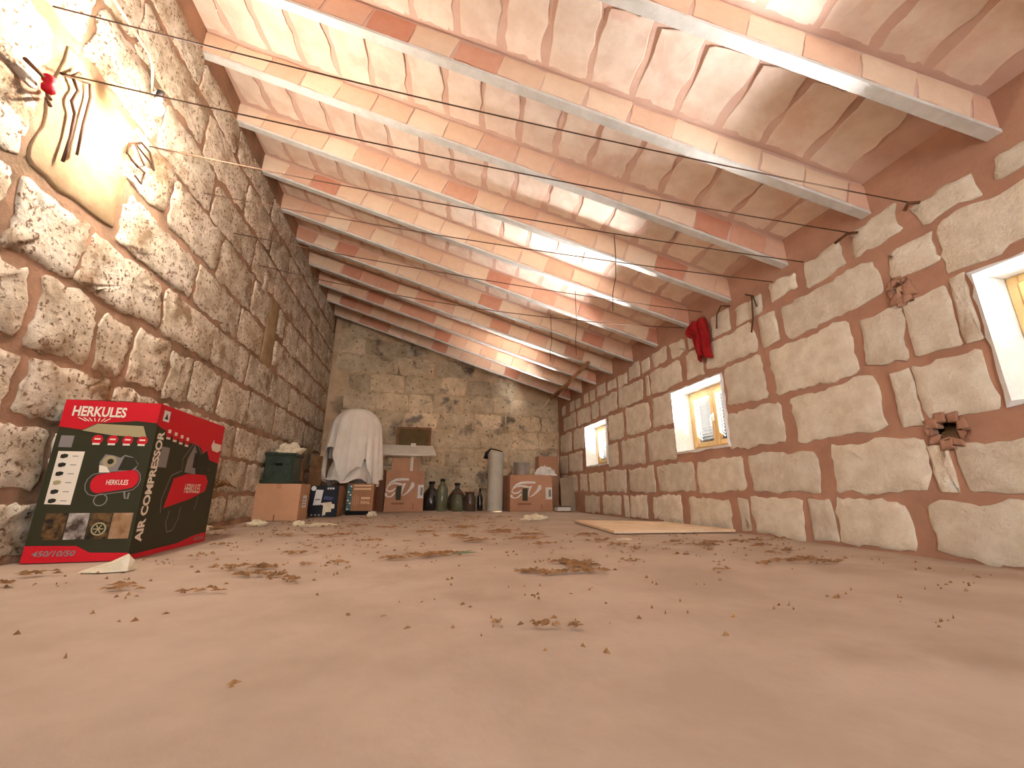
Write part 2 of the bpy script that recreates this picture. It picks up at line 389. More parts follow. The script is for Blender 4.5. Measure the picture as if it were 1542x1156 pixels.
# ceiling: mortar bed, clay tiles between the beams, beams faced with bricks
y0, y1 = YB-.3, YE+.1
ce = link('ceiling', mesh('ceiling', [(XL-.1, y0, roof(XL-.1)), (XR+.1, y0, roof(XR+.1)), (XR+.1, y1, roof(XR+.1)), (XL-.1, y1, roof(XL-.1))], [(0, 1, 2, 3)]),
          M['cmortar'], kind='structure', label='sloping tiled ceiling on parallel brick-faced beams')
NB = range(-8, 9)
BW, BH = .062, .23
tile_me = []
TL = .305
for k in range(8):
    Vv, Ff = stone_geo(outline(-TL/2+.022, TL/2-.022, -.25, .25, .020, .06), .004, .005, .0006)
    tile_me.append(mesh('ceiling_tile', [(x, y, -d) for x, y, d in Vv], [tuple(reversed(f)) for f in Ff])); tile_me[-1].materials.append(M['ctile'])
brick_me = []
for k in range(6):
    Vv, Ff = stone_geo(outline(-.146, .146, -.092, .080, .010, .06), .004, .005+.003*random.random(), .001)
    brick_me.append(mesh('brick', [(x, -d, y) for x, y, d in Vv], [tuple(reversed(f)) for f in Ff])); brick_me[-1].materials.append(M['brick'])
for i in NB:
    A, B = beam_ends(i); d = (B-A); L = d.length; d.normalize()
    side = Vector((d.y, -d.x, 0)).normalized()          # towards the camera
    if side.y > 0: side = -side
    upv = side.cross(d)
    if upv.z < 0: upv = -upv
    Mx = Matrix((d, -side, upv)).transposed().to_4x4()  # local x along beam, y away from camera, z up
    Mx.translation = A
    q = MB(); off = -.25
    q.box((L/2, -BW/2, .010), (L+.5, BW, .020))         # concrete rib, bottom strip
    q.box((L/2, -BW/2+.006, .14), (L+.5, BW-.012, .24))
    bo = q.obj('beam', M['concrete'], ce); bo.data.materials.append(M['cmortar']); [setattr(pp, 'material_index', 1) for pp in list(bo.data.polygons)[6:]]; bo.matrix_world = Mx
    if i < -3: continue
    nb = int(L/.305)+1
    sh = random.uniform(0, .2)
    for k in range(nb):
        x = .05+sh*.3+.305*k
        if x > L+.05: break
        o = link('brick', random.choice(brick_me)); o.parent = bo
        o.matrix_parent_inverse = Matrix.Identity(4); o.location = (x, -BW+.010, .118)
    # clay tiles of the bay beyond this beam
    if i == 8: continue
    A2, B2 = beam_ends(i+1)
    nt_ = int(L/TL)+1; sh = random.uniform(-.05, .1)
    for k in range(nt_):
        s = .1+sh+TL*k
        if s > L-.02: break
        c = (A+d*s)*.5+(A2+d*s)*.5
        o = link('ceiling_tile', random.choice(tile_me)); o.parent = ce
        Mt = Matrix((d, -side, upv)).transposed().to_4x4(); c.y += .05; c.z = roof(c.x)-.002; Mt.translation = c
        o.matrix_world = Mt

# ------------------------------------------------------------------ windows
def window(n, y0, y1, label):
    D = .20; h0, h1 = WZ0, WZ1
    q = MB()
    fw, fd = .045, .05; X = XR+D
    yc, zc = (y0+y1)/2, (h0+h1)/2
    q.bbox((X+fd/2, y0+fw/2, zc), (fd, fw, h1-h0)).bbox((X+fd/2, y1-fw/2, zc), (fd, fw, h1-h0))
    q.bbox((X+fd/2, yc, h1-fw/2), (fd, y1-y0-2*fw, fw)).bbox((X+fd/2, yc, h0+fw/2), (fd, y1-y0-2*fw, fw))
    root = q.obj('window_%d' % n, M['frame'], kind='structure', label=label)
    # white reveal
    r = MB(); e = XR+.34
    c = [(y0,h0), (y1,h0), (y1,h1), (y0,h1)]
    r.add([(XR-.022, y, z) for y, z in c]+[(e, y, z) for y, z in c], [(0,1,5,4), (1,2,6,5), (2,3,7,6), (3,0,4,7)])
    r.obj('reveal', M['white'], root)
    # ragged limewash border on the wall face
    P = []; Q = []
    for (ya, za), (yb_, zb) in zip(c, c[1:]+c[:1]):
        nn = 12
        for k in range(nn):
            t = k/nn; y = ya+(yb_-ya)*t; z = za+(zb-za)*t
            oy, oz = (y-yc)/((y1-y0)/2), (z-zc)/((h1-h0)/2)
            wv = .018+random.uniform(-.008, .012)
            mm = max(abs(oy), abs(oz)); sy = (1 if oy > 0 else -1) if abs(oy) > .99 else 0; sz = (1 if oz > 0 else -1) if abs(oz) > .99 else 0
            P.append((XR-.022, y, z)); Q.append((XR-.012, y+sy*wv, z+sz*wv))
    k = len(P); Q2 = [(XR+.02, y, z) for x, y, z in Q]
    b = MB().add(P+Q+Q2, [(i, (i+1) % k, k+(i+1) % k, k+i) for i in range(k)]+[(k+i, k+(i+1) % k, 2*k+(i+1) % k, 2*k+i) for i in range(k)])
    b.obj('limewash_border', M['white'], root)
    for sgn in (-1, 1):                                  # two leaves
        a = y0+fw if sgn < 0 else yc; z_ = yc if sgn < 0 else y1-fw
        a += .002; z_ -= .002; rw = .05; X2 = X-.012
        s = MB()
        s.bbox((X2+.02, a+rw/2, zc), (.04, rw, h1-h0-2*fw)).bbox((X2+.02, z_-rw/2, zc), (.04, rw, h1-h0-2*fw))
        s.bbox((X2+.02, (a+z_)/2, h1-fw-rw/2), (.04, z_-a-2*rw, rw)).bbox((X2+.02, (a+z_)/2, h0+fw+rw/2), (.04, z_-a-2*rw, rw))
        leaf = s.obj('leaf', M['frame'], root)
        ia, iz, i0, i1 = a+rw, z_-rw, h0+fw+rw, h1-fw-rw
        MB().box((X2+.012, (ia+iz)/2, (i0+i1)/2), (.004, iz-ia+.01, i1-i0+.01)).obj('pane', M['pane'], leaf)
        ns = 14; me = None
        for k in range(ns):
            z = i0+(k+.5)*(i1-i0)/ns
            if me is None:
                Mr = Matrix.Rotation(R(62), 3, 'Y')
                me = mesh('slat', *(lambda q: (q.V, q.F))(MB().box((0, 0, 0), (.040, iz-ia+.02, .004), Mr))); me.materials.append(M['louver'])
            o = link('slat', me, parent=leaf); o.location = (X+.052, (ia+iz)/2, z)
        # louvred shutter frame behind the glass
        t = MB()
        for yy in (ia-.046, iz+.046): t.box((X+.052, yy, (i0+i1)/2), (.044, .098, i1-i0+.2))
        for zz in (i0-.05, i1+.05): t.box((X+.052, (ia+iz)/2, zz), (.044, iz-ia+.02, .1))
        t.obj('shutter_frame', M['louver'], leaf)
    hd = MB().bbox((X-.025, yc, zc+.0), (.016, .022, .09), .004).tube([(X-.03, yc, zc+.02), (X-.05, yc, zc+.02), (X-.052, yc+.012, zc-.02), (X-.052, yc+.014, zc-.09)], .008, 8)
    hd.obj('handle', M['handle'], root)
window(1, *WINS[0], 'farthest small louvred window of the right wall'); window(2, *WINS[1], 'middle small louvred window under the red cloth'); window(3, *WINS[2], 'nearest small window cut by the right picture edge')

# ------------------------------------------------------------------ printing on flat faces
class Face:                                              # a printed face: origin bottom left, u right, v up, n out
    def __init__(s, parent, O, u, v, n, w_, h_): s.p, s.O, s.u, s.v, s.n, s.w, s.h = parent, Vector(O), Vector(u), Vector(v), Vector(n), w_, h_
    def pt(s, a, b, l=1): return s.O+s.u*(a*s.w)+s.v*(b*s.h)+s.n*(.0012*l)
    def poly(s, name, pts, mt, l=1): return link(name, mesh(name, [s.pt(a, b, l) for a, b in pts], [list(range(len(pts)))]), mt, s.p)
    def rect(s, name, a0, a1, b0, b1, mt, l=1): return s.poly(name, [(a0,b0), (a1,b0), (a1,b1), (a0,b1)], mt, l)
    def disc(s, name, a, b, r, mt, l=1, n=18): return s.poly(name, [(a+r/s.w*math.cos(2*math.pi*k/n), b+r/s.h*math.sin(2*math.pi*k/n)) for k in range(n)], mt, l)
    def line(s, name, pts, wd, mt, l=1, closed=False):
        P = [(a*s.w, b*s.h) for a, b in pts]; n = len(P); V = []
        for i in range(n):
            p = P[(i-1) % n] if closed or i > 0 else P[i]; q = P[(i+1) % n] if closed or i < n-1 else P[i]
            dx, dy = q[0]-p[0], q[1]-p[1]; L = math.hypot(dx, dy) or 1
            wi = wd[i] if isinstance(wd, (list, tuple)) else wd
            for sg in (1, -1):
                V.append(s.O+s.u*(P[i][0]-dy/L*wi/2*sg)+s.v*(P[i][1]+dx/L*wi/2*sg)+s.n*(.0012*l))
        F = [(2*i, 2*i+1, (2*i+3) % (2*n), (2*i+2) % (2*n)) for i in range(n if closed else n-1)]
        return link(name, mesh(name, V, F), mt, s.p)
    def text(s, name, txt, a, b, wid, hgt, mt, l=2, rot=0, bold=.0, shear=0):   # box of wid x hgt (fractions) with its lower left at a, b
        cu = bpy.data.curves.new('txt', 'FONT'); cu.body = txt; cu.offset = bold; cu.shear = shear; cu.resolution_u = 3
        to = bpy.data.objects.new('txt', cu); COL.objects.link(to)
        dg = bpy.context.evaluated_depsgraph_get(); me = bpy.data.meshes.new_from_object(to.evaluated_get(dg))
        bpy.data.objects.remove(to)
        xs = [v.co.x for v in me.vertices]; ys = [v.co.y for v in me.vertices]
        x0, x1, y0, y1 = min(xs), max(xs), min(ys), max(ys)
        for v in me.vertices:
            p, q = (v.co.x-x0)/(x1-x0), (v.co.y-y0)/(y1-y0)
            if rot: p, q = 1-q, p
            v.co = s.pt(a+p*wid, b+q*hgt, l)
        me.name = name
        return link(name, me, mt, s.p)

# air compressor carton by the left wall
BXP = Vector((-1.435, 2.555, 0)); ang = .05; bw, bd, bh = .425, .86, .80
u = Vector((math.cos(ang), math.sin(ang), 0)); v = Vector((-math.sin(ang), math.cos(ang), 0)); Z = Vector((0, 0, 1))
box = empty('compressor_box', BXP-u*bw/2+v*bd/2, 'tall red and black printed air compressor carton by the left wall', 'box')
O = -u*bw/2-v*bd/2; Mb = Matrix((u, v, Z)).transposed()
q = MB(); hs = [Mb @ Vector((x*bw/2, y*bd/2, z*bh)) for x in (-1, 1) for y in (-1, 1) for z in (0, 1)]
q.add(hs, [(0,1,3,2), (4,6,7,5), (0,4,5,1), (2,3,7,6), (0,2,6,4)]); crt = q.obj('carton', M['darkgreen'], box)
q = MB(); tz = Z*bh
for sg in (-1, 1):                                       # two top flaps
    e0 = u*sg*bw/2; q.add([e0-v*bd/2+tz, e0+v*bd/2+tz, u*sg*.004+v*bd/2+tz+Z*.006, u*sg*.004-v*bd/2+tz+Z*.006], [(0, 1, 2, 3)])
q.obj('top_flaps', M['kraft'], box)
f = Face(crt, O, u, Z, -v, bw, bh)
f.poly('top_band', [(0,.822), (.24,.805), (.37,.85), (.62,.865), (.78,.875), (1,.865), (1,1), (0,1)], M['red'])
f.poly('bottom_band', [(0,0), (1,0), (1,.045), (.62,.052), (.48,.092), (0,.098)], M['red'])
f.text('lettering', 'HERKULES', .10, .893, .55, .068, M['print'], 3, bold=.03)
for k in range(7): f.line('ray', [(.17+.055*k, .885), (.26+.03*k, .862)], .004, M['print'], 3)
f.poly('khaki_panel', [(.24,.80), (.38,.848), (.86,.842), (.92,.765), (.55,.775)], M['khaki'], 2)
for k in range(4):
    a = .42+.155*k; f.disc('badge', a, .745, .024, M['red'], 2); f.rect('badge_tag', a-.04, a+.035, .71, .722, M['print'], 3)
    f.rect('badge_mark', a-.03, a+.03, .743, .753, M['print'], 3)
f.rect('grey_square', .05, .18, .69, .765, M['greyp'])
f.poly('parts_panel', [(.07,.34), (.32,.335), (.325,.665), (.065,.665)], M['print'])
for k in range(6):
    b = .635-.055*k
    f.poly('part_icon', [(.10,b-.012), (.13,b-.016), (.17,b-.008), (.175,b+.008), (.14,b+.014), (.10,b+.008)], M['black'] if k != 3 else M['khaki'], 2)
    f.rect('part_line', .215, .275, b-.003, b+.002, M['greyp'], 2)
def capsule(a0, a1, b0, b1, sk=0, n=7):
    r = (b1-b0)/2; P = []; ra = r*1.5
    for k in range(n): t = math.pi*(-.5+k/(n-1)); P.append((a1-ra+ra*math.cos(t), (b0+b1)/2+r*math.sin(t)+sk))
    for k in range(n): t = math.pi*(.5+k/(n-1)); P.append((a0+ra+ra*math.cos(t), (b0+b1)/2+r*math.sin(t)))
    return P
f.poly('tank_print', capsule(.46, .94, .405, .525, .03), M['red'], 2)
f.line('tank_outline', capsule(.41, .955, .39, .53, .03), .004, M['greyp'], 1, True)
f.text('lettering', 'HERKULES', .62, .458, .22, .032, M['print'], 4, bold=.012)
f.poly('motor_print', [(.52,.535), (.50,.60), (.54,.65), (.62,.645), (.70,.63), (.74,.65), (.83,.635), (.90,.59), (.88,.555), (.76,.545)], M['greyp'], 2)
f.poly('motor_print', [(.70,.55), (.74,.64), (.84,.63), (.90,.585), (.84,.55)], M['black'], 3)
f.disc('motor_print', .60, .605, .030, M['khaki'], 3); f.disc('motor_print', .61, .605, .014, M['black'], 4)
f.poly('motor_print', [(.52,.535), (.505,.58), (.58,.575), (.63,.535)], M['print'], 3)
f.line('wheel_outline', [(.60+.065*math.cos(t*.45), .365+.036*math.sin(t*.45)) for t in range(14)], .005, M['greyp'], 2, True)
f.line('foot_print', [(.82,.415), (.84,.375), (.87,.372), (.87,.41)], .008, M['greyp'], 2)
for k, mm in enumerate(('photo1', 'photo3', 'photo1', 'photo2')): f.rect('photo_print', .12+.215*k, .32+.215*k, .13, .285, M[mm], 2)
f.disc('wheel_print', .655, .19, .032, M['khaki'], 3); f.disc('wheel_print', .655, .19, .025, M['black'], 4)
for k in range(3): f.line('spoke_print', [(.655-.05*math.cos(k*1.05), .19-.028*math.sin(k*1.05)), (.655+.05*math.cos(k*1.05), .19+.028*math.sin(k*1.05))], .005, M['khaki'], 5)
f.text('lettering', '450/10/50', .09, .035, .40, .033, M['greyp'], 3, bold=.02, shear=.2)
g2 = Face(crt, O+u*bw, v, Z, u, bd, bh)
g2.poly('top_band', [(0,.855), (.25,.80), (.62,.775), (.74,.69), (1,.66), (1,1), (0,1)], M['red'])
g2.poly('bottom_band', [(0,0), (1,0), (1,.075), (.78,.065), (.55,.035), (0,.03)], M['red'])
g2.text('lettering', 'AIR COMPRESSOR', .022, .10, .075, .72, M['print'], 3, rot=1, bold=.04)
g2.rect('sticker', .04, .115, .89, .965, M['tape'], 3); g2.poly('sticker_mark', [(.055,.905), (.10,.905), (.085,.93), (.077,.95), (.068,.93)], M['black'], 4)
for k in range(4):
    a = .15+.085*k; g2.disc('badge', a, .82-.008*k, .030, M['red'], 2); g2.rect('badge_tag', a-.025, a+.025, .775-.008*k, .79-.008*k, M['print'], 3); g2.rect('badge_mark', a-.018, a+.018, .82-.008*k, .845-.008*k, M['print'], 3)
g2.rect('grey_label', .10, .20, .58, .72, M['greyp'], 2)
g2.poly('tank_print', [(.27,.30), (.33,.51), (.50,.55), (.80,.555), (.86,.50), (.84,.42), (.62,.36)], M['red'], 2)
g2.line('tank_outline', [(.25,.27), (.23,.36), (.29,.53), (.42,.57), (.40,.66), (.52,.80), (.60,.77), (.66,.72), (.74,.76), (.80,.68), (.83,.59)], .006, M['greyp'], 1)
g2.poly('motor_print', [(.45,.56), (.46,.66), (.53,.78), (.58,.72), (.60,.60), (.62,.55)], M['greyp'], 3)
g2.poly('motor_print', [(.55,.60), (.55,.72), (.62,.71), (.63,.60)], M['black'], 4)
g2.poly('motor_print', [(.64,.56), (.66,.70), (.74,.755), (.80,.69), (.82,.60), (.78,.55)], M['black'], 3)
g2.line('wheel_outline', [(.36,.28), (.34,.20), (.38,.13), (.45,.14), (.50,.22), (.50,.30)], .006, M['greyp'], 2)
g2.line('hose_print', [(.74,.38), (.73,.31), (.71,.27)], .006, M['greyp'], 2)
g2.text('lettering', 'HERKULES', .50, .405, .24, .07, M['print'], 4, bold=.008)
g2.poly('logo_plate', [(.80,.80), (.83,.86), (.85,.83), (.98,.83), (.985,.78), (.93,.755), (.83,.765)], M['print'], 3)
g2.text('lettering', '450/10/50', .80, .02, .16, .03, M['greyp'], 3, bold=.02)

# cartons against the end wall; sizes follow from where their corners stand
def carton(name, pxs, y, depth, ytop, mt, sidemat, label, group=None, z0=0., rz=0):
    x0 = atY(pxs[0], 760, y).x; x1 = atY(pxs[1], 760, y).x; zt = atY((pxs[0]+pxs[1])/2, ytop, y).z
    h = zt-z0; wv = x1-x0
    o = empty(name, ((x0+x1)/2, y+depth/2, z0), label, 'box', group, rz)
    q = MB(); q.bbox((0, 0, h/2), (wv, depth, h), .004); c = q.obj('carton', mt, o)
    me = c.data
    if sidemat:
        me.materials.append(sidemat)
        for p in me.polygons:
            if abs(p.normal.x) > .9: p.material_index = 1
    fc = Face(c, (-wv/2, -depth/2, 0), (1,0,0), (0,0,1), (0,-1,0), wv, h)
    sd = Face(c, (wv/2, -depth/2, 0), (0,1,0), (0,0,1), (1,0,0), depth, h)
    return o, fc, sd, wv, h
o, fc, sd, wv, h = carton('cardboard_box', (381, 450), 5.45, .42, 728, M['kraft'], None, 'plain tan cardboard box under the dark green crate')
fc.rect('slit', .47, .50, 0, .17, M['kraft3']); fc.rect('tape', .46, .56, .86, 1, M['kraft2']); sd.rect('shipping_label', .3, .72, .33, .68, M['tape'], 2)
for k in range(3): sd.rect('label_line', .36, .62, .40+.08*k, .43+.08*k, M['greyp'], 3)
CBH = h
# green crate standing on it
gx0 = atY(398, 700, 5.52).x; gx1 = atY(441, 700, 5.52).x; gz1 = atY(418, 681, 5.52).z; gw = gx1-gx0; gh = gz1-CBH
o = empty('green_crate', ((gx0+gx1)/2, 5.52+.19, CBH), 'dark green ribbed plastic crate on the tan cardboard box', 'crate')
q = MB(); q.bbox((0, 0, gh*.54), (gw, .36, gh*.92), .012); q.bbox((0, 0, .025), (gw+.05, .42, .05), .01); q.bbox((0, 0, gh-.02), (gw+.03, .39, .04), .01); q.obj('body', M['green'], o)
fc = Face(o, (-gw/2, -.18, 0), (1,0,0), (0,0,1), (0,-1,0), gw, gh)
MB().bbox((0, -.185, gh*.62), (gw*.26, .02, .03), .006).obj('hand_slot', M['slot'], o)
for a, b in ((-.28, .34), (.28, .34), (-.28, .72), (.28, .72)): MB().lathe([(.045, 0), (.04, .012), (.01, .014)], (0, 0, 0), 12).obj('boss', M['green'], o).matrix_local = Matrix.Translation((a*gw, -.18, b*gh)) @ Matrix.Rotation(R(90), 4, 'X')
fc.rect('white_tag', .86, 1.0, .03, .07, M['tape'], 2)
def crumple(name, c, rx, ry, rz, mt, label, cat, seed, group=None, n=9):
    q = MB(); V = []; m_ = 14
    for j in range(n):
        ph = math.pi*.5*(1-j/(n-1))
        for k in range(m_):
            t = 2*math.pi*k/m_; s = 1+.55*noise.noise(Vector((math.cos(t)*2.2+seed, math.sin(t)*2.2, ph*2.2)))+.30*noise.noise(Vector((math.cos(t)*6+seed, math.sin(t)*6, ph*7)))
            V.append(Vector((rx*math.sin(ph)*math.cos(t)*s, ry*math.sin(ph)*math.sin(t)*s, rz*math.cos(ph)*max(.35, s))))
    F = [(j*m_+k, j*m_+(k+1) % m_, (j+1)*m_+(k+1) % m_, (j+1)*m_+k) for j in range(n-1) for k in range(m_)]
    q.add(V, F); o = q.obj(name, mt, smooth=False, label=label, cat=cat, group=group); o.location = c; return o
crumple('crumpled_paper', ((gx0+gx1)/2+.05, 5.70, CBH+gh), .15, .12, .12, M['paper'], 'crumpled cream paper heaped on top of the green crate', 'paper', 3)
# boards leaning behind the crate
for k, (px, lean, ww) in enumerate(((458, .10, .10), (471, .16, .20), (487, .08, .12))):
    p = atY(px, 700, 7.0+.12*k); q = MB(); top = atY(px, 682+4*k, 7.0+.12*k).z
    Mr = Matrix.Rotation(R(-8), 3, 'X')
    q.bbox((0, 0, top/2), (ww, .025, top), .004)
    o = q.obj('leaning_board', M['plank'], label=('narrow brown board leaning just right of the green crate', 'wide brown plank leaning between crate and draped cloth', 'short brown board half hidden behind the draped cloth')[k], cat='board', group='brown boards by the end corner')
    o.location = (p.x, 7.0+.12*k, .012); o.rotation_euler = (R(-6), R((-6, 5, 3)[k]), 0)

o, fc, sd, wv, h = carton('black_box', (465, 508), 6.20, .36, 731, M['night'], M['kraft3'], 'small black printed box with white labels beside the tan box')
fc.poly('white_label', [(.14,.37), (.40,.38), (.46,.86), (.20,.87)], M['tape'], 2)
fc.rect('label_print', .20, .38, .53, .57, M['greyp'], 3)
fc.poly('torn_label', [(.50,.06), (.60,.05), (.62,.15), (.80,.16), (.80,.26), (.90,.27), (.90,.40), (.80,.42), (.78,.48), (.40,.44), (.42,.38), (.50,.37)], M['paper'], 2)
fc.disc('round_mark', .11, .91, .032, M['tape'], 2)
for k in range(3): fc.disc('icon_mark', .62+.09*k, .91, .014, M['tape'] if k else M['paper'], 2)
for k in range(4): fc.disc('icon_mark', .13+.13*k, .06, .014, M['greyp'], 2)
fc.poly('blue_streak', [(.48,.56), (.8,.53), (.85,.62), (.52,.68)], mat('slate_blue_print', (62,66,96), rough=.6), 2)

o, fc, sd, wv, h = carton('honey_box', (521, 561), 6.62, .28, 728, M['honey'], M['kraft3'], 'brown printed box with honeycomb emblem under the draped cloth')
fc.rect('dark_base', 0, 1, 0, .13, M['slot'], 2)
fc.rect('teal_column', .01, .18, .13, .98, M['tealdk'], 2)
for j in range(9):
    for i in range(2): fc.rect('check_square', .025+.08*i, .085+.08*i, .16+.09*j, .22+.09*j, M['teal'] if (i+j) % 3 else M['tape'], 3)
for a, b in ((.34,.58), (.34,.46), (.34,.34), (.26,.52), (.26,.40), (.42,.52), (.42,.40)):
    fc.line('honeycomb_cell', [(a+.045*math.cos(k*math.pi/3), b+.065*math.sin(k*math.pi/3)) for k in range(6)], .010, M['kraft'], 3, True)
M['gold'] = mat('pale_gold_print', (216,178,138))
fc.text('lettering', 'REAL', .54, .35, .36, .10, M['gold'], 3, bold=.03); fc.rect('text_line', .54, .88, .50, .57, M['gold'], 3)
fc.rect('text_line', .24, .9, .80, .86, M['gold'], 3); fc.rect('text_line', .24, .9, .91, .96, M['gold'], 3)

def tv_print(fc):
    W_ = M['tape']
    fc.line('logo_stroke', [(.06,.62), (.14,.72), (.26,.78), (.42,.795), (.60,.79)], [.012,.03,.042,.042,.035], W_, 2)
    fc.line('logo_stroke', [(.12,.66), (.24,.70), (.36,.68), (.46,.66)], [.01,.03,.035,.02], W_, 2)
    fc.line('logo_stroke', [(.14,.67), (.06,.60), (.04,.53), (.10,.49), (.19,.51), (.27,.58)], [.02,.014,.02,.03,.03,.014], W_, 2)
    fc.line('logo_stroke', [(.03,.45), (.03,.40), (.10,.36), (.18,.38), (.26,.47)], [.05,.035,.016,.025,.03], W_, 2)
    fc.line('logo_stroke', [(.50,.70), (.46,.60), (.43,.48), (.43,.40)], [.035,.03,.02,.012], W_, 2)
    fc.line('logo_stroke', [(.70,.72), (.70,.64), (.64,.55), (.56,.46), (.46,.39)], [.05,.07,.045,.025,.01], W_, 2)
    fc.rect('logo_block', .29, .41, .29, .63, M['darkgreen'], 3)
    fc.rect('text_line', .18, .50, .18, .225, M['kraft3'], 2)
    for k in range(3): fc.rect('small_mark', .72, .76, .07+.05*k, .10+.05*k, M['kraft3'], 2)
    fc.rect('shipping_label', .84, .99, .33, .66, M['tape'], 2); fc.rect('label_code', .91, .97, .40, .60, M['greyp'], 3)
o, fc, sd, wv, h = carton('television_box', (578, 637), 7.45, .30, 709, M['kraft2'], None, 'brown carton with white swirl logo under the white tabletop')
tv_print(fc); T1H = h
o, fc, sd, wv, h = carton('television_box', (768, 832), 7.35, .30, 715, M['kraft2'], None, 'brown carton with white swirl logo carrying the metal pot')
tv_print(fc); T2H = h
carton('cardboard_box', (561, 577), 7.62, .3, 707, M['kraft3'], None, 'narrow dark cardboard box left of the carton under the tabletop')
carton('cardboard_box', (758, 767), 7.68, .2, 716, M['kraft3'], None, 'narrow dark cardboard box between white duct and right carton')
carton('cardboard_box', (827, 842), 7.75, .28, 716, M['kraft2'], None, 'narrow brown cardboard box in the right end corner')
carton('cardboard_box', (585, 627), 7.55, .28, 689, M['kraft'], None, 'small tan cardboard box stacked under the white tabletop', z0=T1H)
carton('cardboard_box', (812, 842), 7.76, .26, 687, M['kraft2'], None, 'reddish cardboard flap box behind the white bag', z0=atY(834, 716, 7.75).z+.004)
# white tabletop with its peg, resting on the boxes
tz = atY(600, 686, 7.42).z; x0 = atY(566, 686, 7.42).x; x1 = atY(657, 686, 7.42).x
o = empty('tabletop', ((x0+x1)/2, 7.72, tz), 'long thin white board laid across boxes beside the draped cloth', 'board')
V = [Vector((sx*(x1-x0)/2*(1 if k else .88), -.30+.42*(1-k), .005+.20*(1-k)+dz)) for dz in (0, .025) for k in (1, 0) for sx in (-1, 1)]
MB().add(V, [(0,2,3,1), (4,5,7,6), (0,1,5,4), (2,6,7,3), (0,4,6,2), (1,3,7,5)]).obj('top', M['board'], o)
px_ = atY(620, 700, 7.42).x-(x0+x1)/2
MB().bbox((px_, -.26, -(tz-T1H)/2), (.05, .04, tz-T1H-.004), .004).obj('peg', M['board'], o)
MB().bbox((px_, -.02, .215), (.09, .06, .07), .004).obj('peg_end', M['board'], o)
# hatch in the end wall
a = atY(598, 644, YE-.03); b = atY(648, 676, YE-.03)
o = empty('wall_hatch', ((a.x+b.x)/2, YE-.02, b.z-.1), 'small dark framed hatch in the end wall above the white board', 'hatch')
hw, hh = b.x-a.x, a.z-b.z+.12
MB().box((0, -.01, hh/2), (hw-.08, .02, hh-.08)).obj('panel', M['hatch'], o)
for s in (-1, 1):
    MB().bbox((s*(hw/2-.025), -.025, hh/2), (.05, .05, hh), .005).obj('frame_stile', M['plank'], o)
    MB().bbox((0, -.025, hh/2+s*(hh/2-.025)), (hw-.1, .05, .05), .005).obj('frame_rail', M['plank'], o)

# draped cloth over a drum
cy = 7.25; cx = atY(532, 700, cy).x; ztop = atY(532, 616, cy).z; rx = (atY(571, 660, cy).x-atY(494, 660, cy).x)/2
q = MB(); stand = .78
o = empty('draped_drum', (cx, cy, 0), 'upright metal drum hidden under the hanging white cloth', 'drum')
MB().lathe([(rx*.72, .62), (rx*.74, .64), (rx*.74, ztop-.22), (rx*.6, ztop-.10), (rx*.2, ztop-.03), (.02, ztop-.025)], (0, 0, 0), 24).obj('shell', M['plank'], o, True)
for k in range(3):
    t = 2*math.pi*k/3+.5; MB().tube([(rx*.6*math.cos(t), rx*.6*math.sin(t), .64), (rx*.66*math.cos(t), rx*.66*math.sin(t), 0)], .03, 8).obj('leg', M['iron'], o)
def drape(name, mt, label, rx, ztop, hem, folds, seed, zs=0, dome=.34, n=120, rows=34):
    V = []; F = []
    for j in range(rows+1):
        s = j/rows
        for k in range(n):
            t = 2*math.pi*k/n
            hz = hem(t)
            if s < dome:
                a = s/dome*math.pi/2; r = math.sin(a)**.85; z = ztop-.40*(1-math.cos(a)); fo = .02*s/dome
            else:
                b = (s-dome)/(1-dome); r = 1+.10*b; z = (ztop-.40)-(ztop-.40-hz)*b; fo = .02+.075*b
            fold = fo*(math.sin(folds*t+seed+1.7*math.sin(2*t+seed))+.5*math.sin(2.3*folds*t+seed*2)*.8+.5*noise.noise(Vector((math.cos(t)*3, math.sin(t)*3, z*1.2+seed))))
            R_ = rx*(r+fold*(1 if s > .05 else 0))
            V.append(Vector((cx+R_*math.cos(t), cy+R_*math.sin(t), z)))
    F = [(j*n+k, j*n+(k+1) % n, (j+1)*n+(k+1) % n, (j+1)*n+k) for j in range(rows) for k in range(n)]
    o = MB().add(V, F).obj(name, mt, smooth=True, label=label, cat='cloth')
    md = o.modifiers.new('thickness', 'SOLIDIFY'); md.thickness = .006
    return o
def dang(t, c):                                          # angular distance
    return abs((t-c+math.pi) % (2*math.pi)-math.pi)
HEM = [(-3.2,.6), (-1.7,.55), (-1.2,.50), (-1.0,.80), (-.88,1.02), (-.66,1.0), (-.5,.80), (-.38,.66), (-.26,.44), (-.1,.50), (.08,.62), (.3,.70), (.42,.70), (.5,.84), (.62,.84), (.7,.62), (.95,.42), (1.2,.46), (1.8,.6), (3.2,.6)]
def hem1(t):
    d = (t+math.pi/2+math.pi) % (2*math.pi)-math.pi
    for (a, p), (b, q_) in zip(HEM, HEM[1:]):
        if a <= d <= b: return p+(q_-p)*(d-a)/(b-a)
    return .6
drape('draped_cloth', M['cloth'], 'white cotton sheet draped over the tall rounded drum', rx, ztop, hem1, 15, 1.3)
def hem2(t): return .46+.06*math.sin(4*t)+.10*max(0, 1-dang(t, -math.pi/2-.5)/.5)
drape('under_cloth', M['cloth'], 'lower crumpled white sheet showing beneath the draped cloth', rx*.90, .95, hem2, 9, 4.1)

